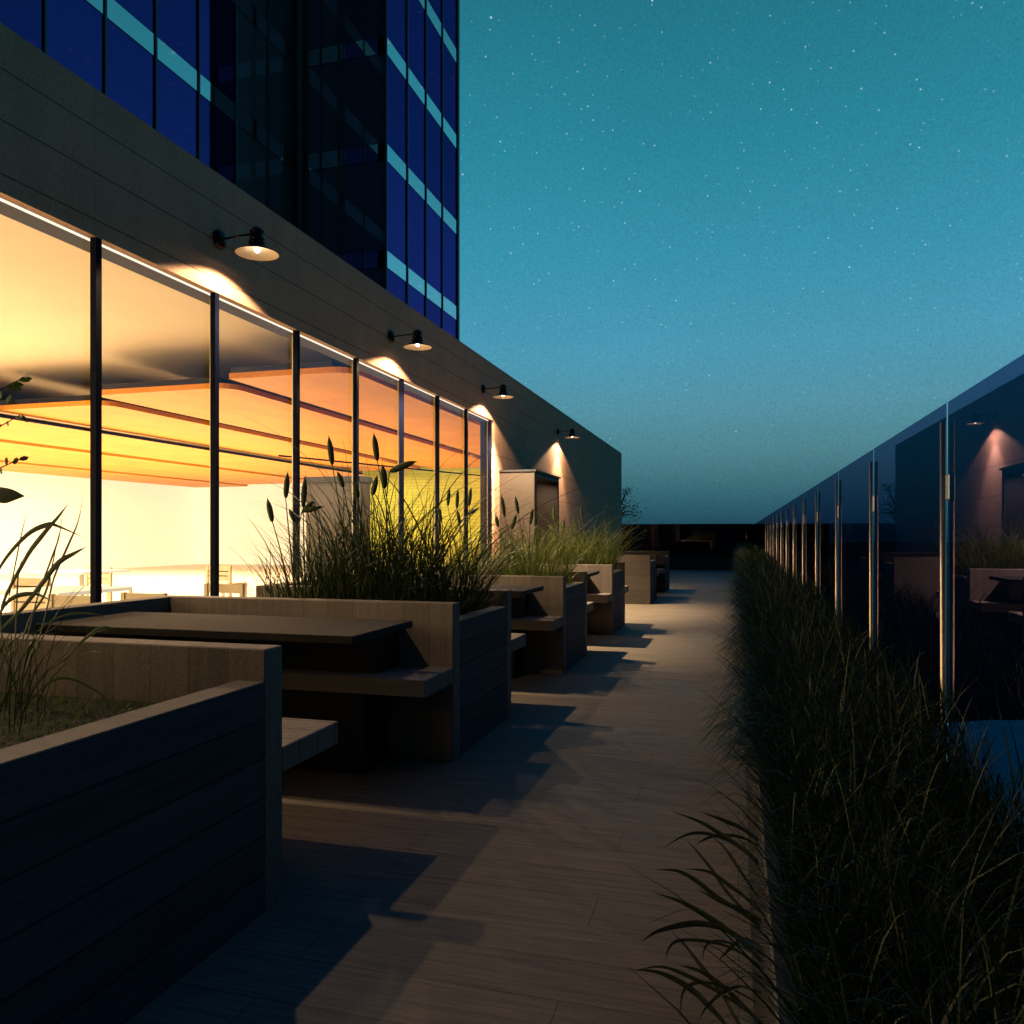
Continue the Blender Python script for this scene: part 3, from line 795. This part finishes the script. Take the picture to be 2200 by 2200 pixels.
G = 'grass clumps growing in the planters'
# planter 2: the tall cattail bed
Yc = near[1]+.47*H
c2 = [clump((-2.55, Yc, ZSO), 380, .5, 1.0, .40, 21, .0065, .7, label='tall grass with drooping heads at the left of the second planter', group=G, reeds=7, mat='blade_dark'),
      clump((-2.2, Yc+.05, ZSO), 680, .6, 1.5, .42, 22, .0075, .6, label='dense tallest reed grass in the middle of the second planter', group=G, reeds=16, mat='blade_dark'),
      clump((-1.8, Yc-.02, ZSO), 600, .45, 1.25, .42, 23, .007, 1.0, label='reed grass arching right over the corner of the second planter', group=G, reeds=18, mat='blade_dark')]
def heads(root, Y, lst, basex, ln=.19, rad=.0185):
    for (bx, by, tx, ty, *q) in lst:
        p0 = proj(bx, by, Y); p1 = proj(tx, ty, Y)
        d = p1-p0
        base = Vector((root.location.x+(p0.x-root.location.x)*basex, Y, ZSO))
        L = d.length
        st_pts = []
        mid = (base+p0)/2 - Vector((d.x*.8, 0, 0)) + Vector((0, 0, .05))
        for i in range(8):
            u = i/7
            st_pts.append(base*(1-u)**2 + mid*2*u*(1-u) + p0*u*u)
        st = MB().tube(st_pts, [.0065-.0035*i/7 for i in range(8)], 6).build('cattail_stalk', M['reed'], root)
        m = MB(); spindle(m, p0, d, L, rad*(q[0] if q else 1)); m.build('seed_head', M['head'], st)
heads(c2[0], Yc-.1, [(514, 985, 504, 935), (539, 940, 543, 885), (572, 958, 576, 893), (556, 985, 545, 955, .8)], .5)
heads(c2[0], Yc, [(586, 968, 563, 935, .9), (592, 945, 566, 968, .9), (570, 965, 612, 952, 1.0), (555, 935, 590, 925, .9)][1:3], .6)
heads(c2[1], Yc+.1, [(627, 878, 620, 817, 1.1), (648, 920, 636, 885, 1), (676, 940, 668, 905, 1)], .55)
heads(c2[2], Yc, [(712, 870, 705, 812, 1.1), (726, 922, 722, 872, 1.2), (735, 890, 788, 866, 1.2), (703, 935, 712, 892, 1)], .5)
# planter 3
Yc = near[2]+.47*H
c3 = [clump((-2.35, Yc, ZSO), 420, .45, .95, .42, 31, .007, .8, label='mid green grass clump at the left of the third planter', group=G, reeds=4),
      clump((-1.85, Yc+.02, ZSO), 540, .5, 1.1, .42, 32, .007, .9, label='bright yellow green cattail grass at the right of the third planter', group=G, reeds=6)]
heads(c3[0], Yc, [(928-30, 990, 925-30, 945), (862, 960, 864, 918), (833, 985, 826, 950), (905, 940, 909, 905)][1:3], .5)
heads(c3[0], Yc, [(830, 1010, 828, 972), (845, 955, 848, 915), (885, 955, 889, 915), (868, 990, 862, 958), (882, 972, 905, 955, .9)], .55)
heads(c3[1], Yc, [(952, 975, 946, 930, 1.1), (978, 970, 972, 933), (965, 1000, 975, 965), (1000, 990, 1006, 955), (940, 995, 935, 968)], .5)
# planter 4
Yc = near[3]+.47*H
c4 = [clump((-2.4, Yc, ZSO), 400, .5, 1.0, .40, 41, .009, .8, label='pale lit grass clump at the left of the fourth planter', group=G, reeds=4),
      clump((-1.85, Yc+.04, ZSO), 560, .6, 1.35, .42, 42, .009, 1.0, label='lit grass arching right in the fourth planter in front of the portal', group=G, reeds=8)]
heads(c4[1], Yc, [(1046, 985, 1044, 950), (1060, 1010, 1066, 972), (1050, 1005, 1033, 988, .9), (1098, 985, 1096, 950, .8)], .5)
# planter 5 and 6: low
clump((-2.3, 11.9*H, ZSO), 220, .2, .38, .4, 51, .008, .8, label='short dim grass in the lone planter past the portal', group=G, reeds=3)
clump((-2.4, 14.2*H, ZSO), 200, .2, .38, .4, 52, .009, .8, label='short dark grass in the last planter', group=G, reeds=0)
# planter 1: reeds at left edge
Yc = near[0]+.45*H
cA = clump((-2.20, Yc, ZSO), 130, .3, .7, .3, 11, .005, .85, label='dark reed grass arching over the nearest planter at the left edge', group=G, reeds=0, mat='blade_dark')
mb = MB()
def leaf_path(mb, pts, w):
    pts = [Vector(p) for p in pts]
    # catmull-rom resample
    out = []
    P = [pts[0]*2-pts[1]]+pts+[pts[-1]*2-pts[-2]]
    for i in range(1, len(P)-2):
        for k in range(5):
            t = k/5
            out.append(.5*((2*P[i])+(-P[i-1]+P[i+1])*t+(2*P[i-1]-5*P[i]+4*P[i+1]-P[i+2])*t*t+(-P[i-1]+3*P[i]-3*P[i+1]+P[i+2])*t**3))
    out.append(pts[-1])
    n = len(out); vs = []; fs = []
    for i, p in enumerate(out):
        t = i/(n-1)
        tan = (out[min(i+1, n-1)]-out[max(i-1, 0)]).normalized()
        side = tan.cross(Vector((.25, 1, .15))).normalized()
        ww = w*(.35+.65*math.sin(min(1, t*1.5+.12)*PI/2))*(1 if t < .55 else max(0.02, 1-((t-.55)/.45)**1.4))*.5
        fold = Vector((0, -1, 0))*ww*.35
        vs += [p-side*ww, p+fold, p+side*ww]
    for i in range(n-1):
        fs += [(3*i, 3*i+1, 3*i+4, 3*i+3), (3*i+1, 3*i+2, 3*i+5, 3*i+4)]
    mb.add(vs, fs, True)
YL = Yc
b0 = proj(10, 1290, YL)
for path, w in (([(-20, 1270), (0, 1180), (70, 1090), (150, 1010), (210, 968), (184+70, 940)][:0] or [(30, 1290), (0, 1165), (45, 1060), (80, 1010), (110, 975), (131, 947)], .016),
                ([(-30, 1150), (0, 1070), (50, 1040-30), (90, 990), (110, 993), (160, 1015)], .014),
                ([(20, 1290), (60, 1180), (90, 1100), (130, 1060), (165, 1046), (185, 1045)][:0] or [(0, 1190), (40, 1150), (80, 1100), (110, 1062), (140, 1044), (164, 1031)], .017),
                ([(60, 1260), (88, 1150), (102, 1090), (128, 1030), (147, 985), (158, 932)], .009),
                ([(40, 1250), (70, 1130), (95, 1060), (112, 1010), (118, 960)], .008),
                ([(25, 1290), (30, 1180), (34, 1090), (42, 1050)], .009),
                ([(10, 1160), (24, 1090), (40, 1010), (52, 962)], .007),
                ([(30, 1250), (55, 1170), (85, 1120), (100, 1060), (112, 1000)], .009),
                ([(-30, 1230), (10, 1140), (60, 1120), (100, 1135)], .013),
                ([(60, 1200), (100, 1170), (140, 1158), (185, 1160), (200, 1172)], .006),
                ([(120, 1250), (150, 1215), (180, 1190), (200, 1183), (214, 1187)], .010),
                ([(50, 1330), (90, 1290), (130, 1280), (190, 1310), (215, 1345)], .008)):
    leaf_path(mb, [proj(x, y, YL) for x, y in path], w)
mb.build('reed_leaves', M['reed'], cA)
# low ground cover in the nearest bed
mb = MB(); rr = random.Random(5)
for k in range(2600):
    x, y = rr.uniform(PX0+.12, PX1-.12), rr.uniform(near[0]+SL+.02, near[0]+.93*H-SL-.02)
    h = rr.uniform(.015, .05)
    ribbon(mb, (x, y, ZSO), rr.uniform(0, 6.28), h, h*.8, .006, 2, 1, 0)
tag(mb.build('ground_cover', M['blade']), 'low moss-green ground cover in the nearest planter', 'ground cover', None, 'stuff')
for j in (1, 2, 3):
    mb = MB()
    for k in range(1100):
        x, y = rr.uniform(PX0+.12, PX1-.12), rr.uniform(near[j]+SL+.02, near[j]+.93*H-SL-.02)
        h = rr.uniform(.03, .16)
        ribbon(mb, (x, y, ZSO), rr.uniform(0, 6.28), h, h*rr.uniform(.3, 1.2), .006, 3, 1, 0)
    tag(mb.build('ground_cover', M['blade']), ['', 'short ground cover under the cattails of the second planter', 'short ground cover in the third planter', 'short ground cover in the fourth planter'][j], 'ground cover', None, 'stuff')

# leafy twigs at left edge: a shrub rooted in the nearest planter
def shrub():
    Y = 2.05
    r = empty('leafy_shrub', (-2.75, Y, ZSO), 0, 'shrub with small oval leaves reaching in from the left edge', 'shrub')
    tr = MB()
    top = Vector((-2.72, Y, 1.95))
    tr.tube([(-2.75, Y, ZSO), (-2.78, Y+.01, 1.2), top], [.014, .011, .005], 7)
    tw_ = [((-2.76, Y, 1.45), proj(46, 712, Y)), ((-2.77, Y, 1.3), proj(40, 782, Y)), ((-2.77, Y, 1.2), proj(34, 868, Y)), ((-2.77, Y, 1.38), proj(20, 742, Y))]
    lf = MB()
    rr = random.Random(3)
    for a, b in tw_:
        a = Vector(a); mid = (a+b)/2+Vector((0, 0, .05))
        pts = [a*(1-u)**2+mid*2*u*(1-u)+b*u*u for u in (0, .25, .5, .75, 1)]
        tr.tube(pts, [.004, .0035, .003, .0025, .0015], 5)
        for k in range(16):
            u = .25+.75*(k/15)
            p = a*(1-u)**2+mid*2*u*(1-u)+b*u*u
            d = Vector((rr.uniform(-.3, 1), rr.uniform(-.8, .8), rr.uniform(-1, .4))).normalized()
            L = rr.uniform(.032, .05); wv = d.cross(Vector((0, 1, .2))).normalized()*L*.24
            lf.add([p, p+d*L*.3+wv*.8, p+d*L*.65+wv, p+d*L, p+d*L*.65-wv, p+d*L*.3-wv*.8], [(0, 1, 2, 3, 4, 5)])
    tr.build('stem', M['bark'], r); lf.build('leaves', M['reed'], r)
    # big dark leaf blade
    m = MB(); 
    leaf_path(m, [proj(-60, 900, 1.6), proj(-30, 925, 1.6), proj(0, 934, 1.6), proj(25, 934, 1.6), proj(47, 936, 1.6)], .042)
    o = m.build('broad_leaf', M['head'], r); o['label'] = 'single broad dark leaf'
shrub()

# ------------------------------------------------------------------ hedge planter and glass railing on the right
RX = .457
hp = empty('hedge_planter', (.25, 14, 0), 0, 'long low steel-faced planter under the grass hedge beside the glass railing', 'planter')
HZ = .593*H
MB().box(.0366, .062, -1, 29, 0, HZ, .003).build('front_panel', M['hedge_steel'], hp)
MB().box(.0625, .40, -1, 29, .2, HZ-.06).build('soil', M['soil'], hp)
MB().box(.401, .43, -1, 29, 0, HZ-.02).build('back_panel', M['dark'], hp)

rl = empty('glass_railing', (RX, 7, 0), 0, 'tall dark blue glass railing with slim bright posts running along the right side', 'railing')
RT = H+.641*RX/.465*.475
RT = H+.300
posts = [2.01+1.02*k for k in range(-2, 13)]
pys = posts
for y in pys:
    p = MB().tube([(RX-.0085, y, -.05), (RX-.0085, y, H+.255)], [.0062]*2, 10).build('post', M['steel'], rl)
    MB().box(RX-.007, RX-.002, y-.042, y-.010, H+.076, H+.136, .003).build('clamp', M['clamp'], p)
pe = [-1.05]+pys[1:]
pe = [posts[0]-1.02]+posts+[posts[-1]+k*3 for k in (1, 2, 3, 4, 5)]
for a, b in zip(pe[:-1], pe[1:]):
    MB().add([(RX, a+.006, -.1), (RX, b-.006, -.1), (RX, b-.006, RT), (RX, a+.006, RT)], [(0,1,2,3)]).build('glass_panel', M['rail_glass'], rl)

# hedge grass: dense thin blades, finer nearby
def hedge():
    rr = random.Random(99)
    mb = MB(); st = MB()
    def row(y0, y1, n, hlo, hhi, w, seg):
        for k in range(n):
            y = rr.uniform(y0, y1); x = rr.uniform(.07, .40)
            edge = x < .14
            h = rr.uniform(hlo, hhi)*(1.0 if not edge else .8)
            if edge and rr.random() < .55:
                az = PI+rr.gauss(0, .45); ln = h*rr.uniform(.3, .75)
            else:
                az = rr.uniform(0, 2*PI); ln = h*rr.uniform(.1, .7)
            # keep blades on this side of the glass
            if x+math.cos(az)*ln > RX-.03: az = PI-az if math.cos(az) > 0 else az; ln *= .6
            (st if rr.random() < .03 else mb)
            ribbon(st if rr.random() < .035 else mb, (x, y, HZ-.06), az, h, ln, w*rr.uniform(.6, 1.5), seg, rr.uniform(.3, 1.6), rr.uniform(-1.3, 1.3))
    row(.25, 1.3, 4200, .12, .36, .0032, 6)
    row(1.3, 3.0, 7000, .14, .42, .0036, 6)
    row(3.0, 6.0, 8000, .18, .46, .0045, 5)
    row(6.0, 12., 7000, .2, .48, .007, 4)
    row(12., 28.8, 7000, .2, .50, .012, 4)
    # overhang on the walkway side
    for k in range(3600):
        y = 1.75+rr.random()**1.6*20
        h = rr.uniform(.14, .44)
        ribbon(mb, (rr.uniform(.065, .10), y, HZ-.05), PI+rr.gauss(0, .5), h*.8, rr.uniform(.05, .15)+.06*math.sin(y*2.3)**2, rr.uniform(.0035, .006)+.0005*y, 7, rr.uniform(1.4, 2.3), rr.uniform(-1, 1))
    tu = MB()
    for k in range(420):
        y = rr.uniform(11.5, 15); ribbon(tu, (rr.uniform(.07, .2), y, HZ-.05), PI+rr.gauss(0, .8), rr.uniform(.35, .55), rr.uniform(.05, .25), .007, 5, 1, rr.uniform(-1, 1))
    o = tu.build('lit_grass_tuft', M['blade']); tag(o, 'lit yellow green tuft at the far end of the dark hedge', 'grass tuft', None, 'stuff')  # lamplit end of the hedge, the light painted in as paler blades
    o = mb.build('hedge_grass', M['hedge']); tag(o, 'dense dark grass hedge filling the right-hand planter', 'hedge grass', None, 'stuff')
    o = st.build('straw_stems', M['straw']); tag(o, 'thin straw coloured stems scattered through the dark hedge', 'grass stems', None, 'stuff')
hedge()
# foreground arching clumps spilling over the planter edge
def arching(yb, seed, label, paths):
    rr = random.Random(seed)
    r = empty('arching_grass', (.1, yb, HZ-.05), 0, label, 'grass', 'grass clumps arching over the walkway')
    mb = MB()
    for w, *pp in paths:
        q = [(1141.7+.4091*x, 1141.7+.4091*y) for x, y in pp]
        q.append((q[-1][0]+(q[-1][0]-q[-2][0])*.8+16, q[-1][1]+(q[-1][1]-q[-2][1])*.8+22))
        Y = yb+rr.uniform(-.04, .04)
        leaf_path(mb, [proj(x, y, Y+.02*k) for k, (x, y) in enumerate(reversed(q))], w)
    mb.build('blades', M['arch'], r)
    mb = MB()
    for k in range(40):
        ribbon(mb, (.08+rr.random()*.04, yb+rr.uniform(-.09, .09), HZ-.05), PI+rr.gauss(0, .7), rr.uniform(.05, .16), rr.uniform(.04, .13), .0026, 7, rr.uniform(1.5, 3.4), rr.uniform(-1, 1))
    mb.build('thin_blades', M['hedge'], r)
arching(1.56, 1, 'farthest of the arching grass clumps on the walkway edge', [
    (.011, (305, 950), (440, 1000), (540, 1060), (640, 1130)), (.010, (430, 950), (540, 990), (640, 1035)),
    (.008, (260, 1125), (350, 1070), (420, 1050), (500, 1060), (590, 1095), (650, 1130)),
    (.008, (370, 1080), (420, 1130), (500, 1230), (560, 1320), (650, 1420)), (.007, (410, 1110), (470, 1075), (540, 1060), (640, 1075)),
    (.007, (490, 1060), (560, 1130), (640, 1250))])
arching(1.38, 2, 'arching grass clump just nearer than the farthest one on the walkway edge', [
    (.011, (220, 1220), (330, 1225), (420, 1270), (520, 1350), (650, 1430)), (.009, (370, 1215), (480, 1230), (570, 1290), (650, 1350)),
    (.012, (220, 1325), (330, 1360), (430, 1410), (540, 1480), (650, 1570)), (.009, (425, 1310), (520, 1360), (650, 1415))])
arching(1.24, 3, 'arching grass clump second from the lower picture edge with curled thin blades', [
    (.011, (165, 1555), (230, 1510), (330, 1480), (430, 1468), (540, 1490), (650, 1550)), (.009, (300, 1500), (370, 1570), (440, 1660), (540, 1790), (600, 1900)),
    (.006, (280, 1640), (290, 1590), (330, 1550), (420, 1545), (520, 1560), (620, 1600)), (.005, (450, 1640), (460, 1580), (500, 1550), (560, 1555), (640, 1580)),
    (.006, (520, 1640), (560, 1600), (600, 1560), (650, 1540))])
arching(1.08, 4, 'nearest arching grass clump cut by the lower picture edge', [
    (.012, (110, 1680), (230, 1690), (330, 1730), (420, 1790), (500, 1870), (560, 1940)), (.007, (150, 1680), (260, 1668), (360, 1700), (500, 1770), (640, 1860)),
    (.009, (335, 1660), (430, 1685), (520, 1740), (640, 1850)), (.005, (345, 1900), (355, 1800), (380, 1760), (440, 1740), (560, 1760)),
    (.005, (430, 1920), (470, 1850), (540, 1790), (620, 1760))])

# ------------------------------------------------------------------ far end: hedge, railing, tree
er = empty('end_railing', (-1.7, 28.9, 0), 0, 'dark glass railing closing off the far end of the terrace', 'railing')
for k in range(4):
    a = -3.98+k*1.11
    MB().add([(a+.01, 28.9, 0), (a+1.10, 28.9, 0), (a+1.10, 28.9, H+.37), (a+.01, 28.9, H+.37)], [(0,1,2,3)]).build('glass_panel', M['rail_glass'], er)
    MB().tube([(a, 28.86, 0), (a, 28.86, H+.33)], [.012]*2, 8).build('post', M['dark'], er)
MB().box(-12, 3, 29.25, 29.4, -7, H+.36).build('parapet', M['parapet'], er)
ep = empty('end_planter', (-1.6, 28, 0), 0, 'low dark planter across the far end of the terrace', 'planter')
MB().box(-3.9, .03, 27.7, 27.8, 0, .42, .004).build('front_panel', M['long_board'], ep)
MB().box(-3.9, .03, 27.81, 28.7, 0, .40).build('soil', M['soil'], ep)
mb = MB(); rr = random.Random(8)
for k in range(2600):
    h = rr.uniform(.15, .42)
    ribbon(mb, (rr.uniform(-3.85, .0), rr.uniform(27.8, 28.7), .4), rr.uniform(0, 6.28), h, h*rr.uniform(.1, .6), .02, 3, 1, rr.uniform(-1, 1))
tag(mb.build('end_hedge_grass', M['hedge']), 'dark grass in the planter across the far end', 'hedge grass', None, 'stuff')

def tree(x, y, z0, ztop, rad, seed, label):
    rr = random.Random(seed)
    r = empty('tree', (x, y, z0), 0, label, 'tree')
    tm = MB(); zc = ztop-rad
    tm.tube([(x, y, z0), (x+.05, y, (z0+zc)/2), (x, y, zc+rad*.4)], [.12, .09, .03], 8)
    lf = MB()
    cl = []
    for k in range(26):
        d = Vector((rr.gauss(0, 1), rr.gauss(0, 1), rr.gauss(0, .9))).normalized()*rad*rr.uniform(.35, 1.0)
        c = Vector((x, y, zc))+d; cl.append(c)
        tm.tube([(x, y, zc-.3*rad), (Vector((x, y, zc-.3*rad))+c)/2+Vector((0, 0, .05)), c], [.03, .018, .006], 5)
    for c in cl:
        for k in range(46):
            p = c+Vector((rr.gauss(0, 1), rr.gauss(0, 1), rr.gauss(0, .8)))*rad*.16
            d = Vector((rr.gauss(0, 1), rr.gauss(0, 1), rr.gauss(0, 1))).normalized(); w = d.cross(Vector((rr.random(), rr.random(), 1))).normalized()
            L = rr.uniform(.05, .09)
            lf.add([p, p+d*L*.5+w*L*.3, p+d*L, p+d*L*.5-w*L*.3], [(0, 1, 2, 3)])
    tm.build('trunk', M['bark'], r); lf.build('crown', M['tree'], r)
tree(-4.45, 30.4, -2.5, 3.15, .95, 4, 'small round tree behind the far corner of the restaurant wall')

# ------------------------------------------------------------------ render settings
scene.render.engine = 'CYCLES'
scene.view_settings.view_transform = 'Standard'
scene.view_settings.look = 'None'
scene.view_settings.exposure = 0
scene.view_settings.gamma = 1
cy = scene.cycles
cy.max_bounces = 8; cy.diffuse_bounces = 3; cy.glossy_bounces = 4; cy.transparent_max_bounces = 12; cy.transmission_bounces = 4
cy.sample_clamp_indirect = 4; cy.caustics_reflective = False; cy.caustics_refractive = False
cy.use_denoising = True
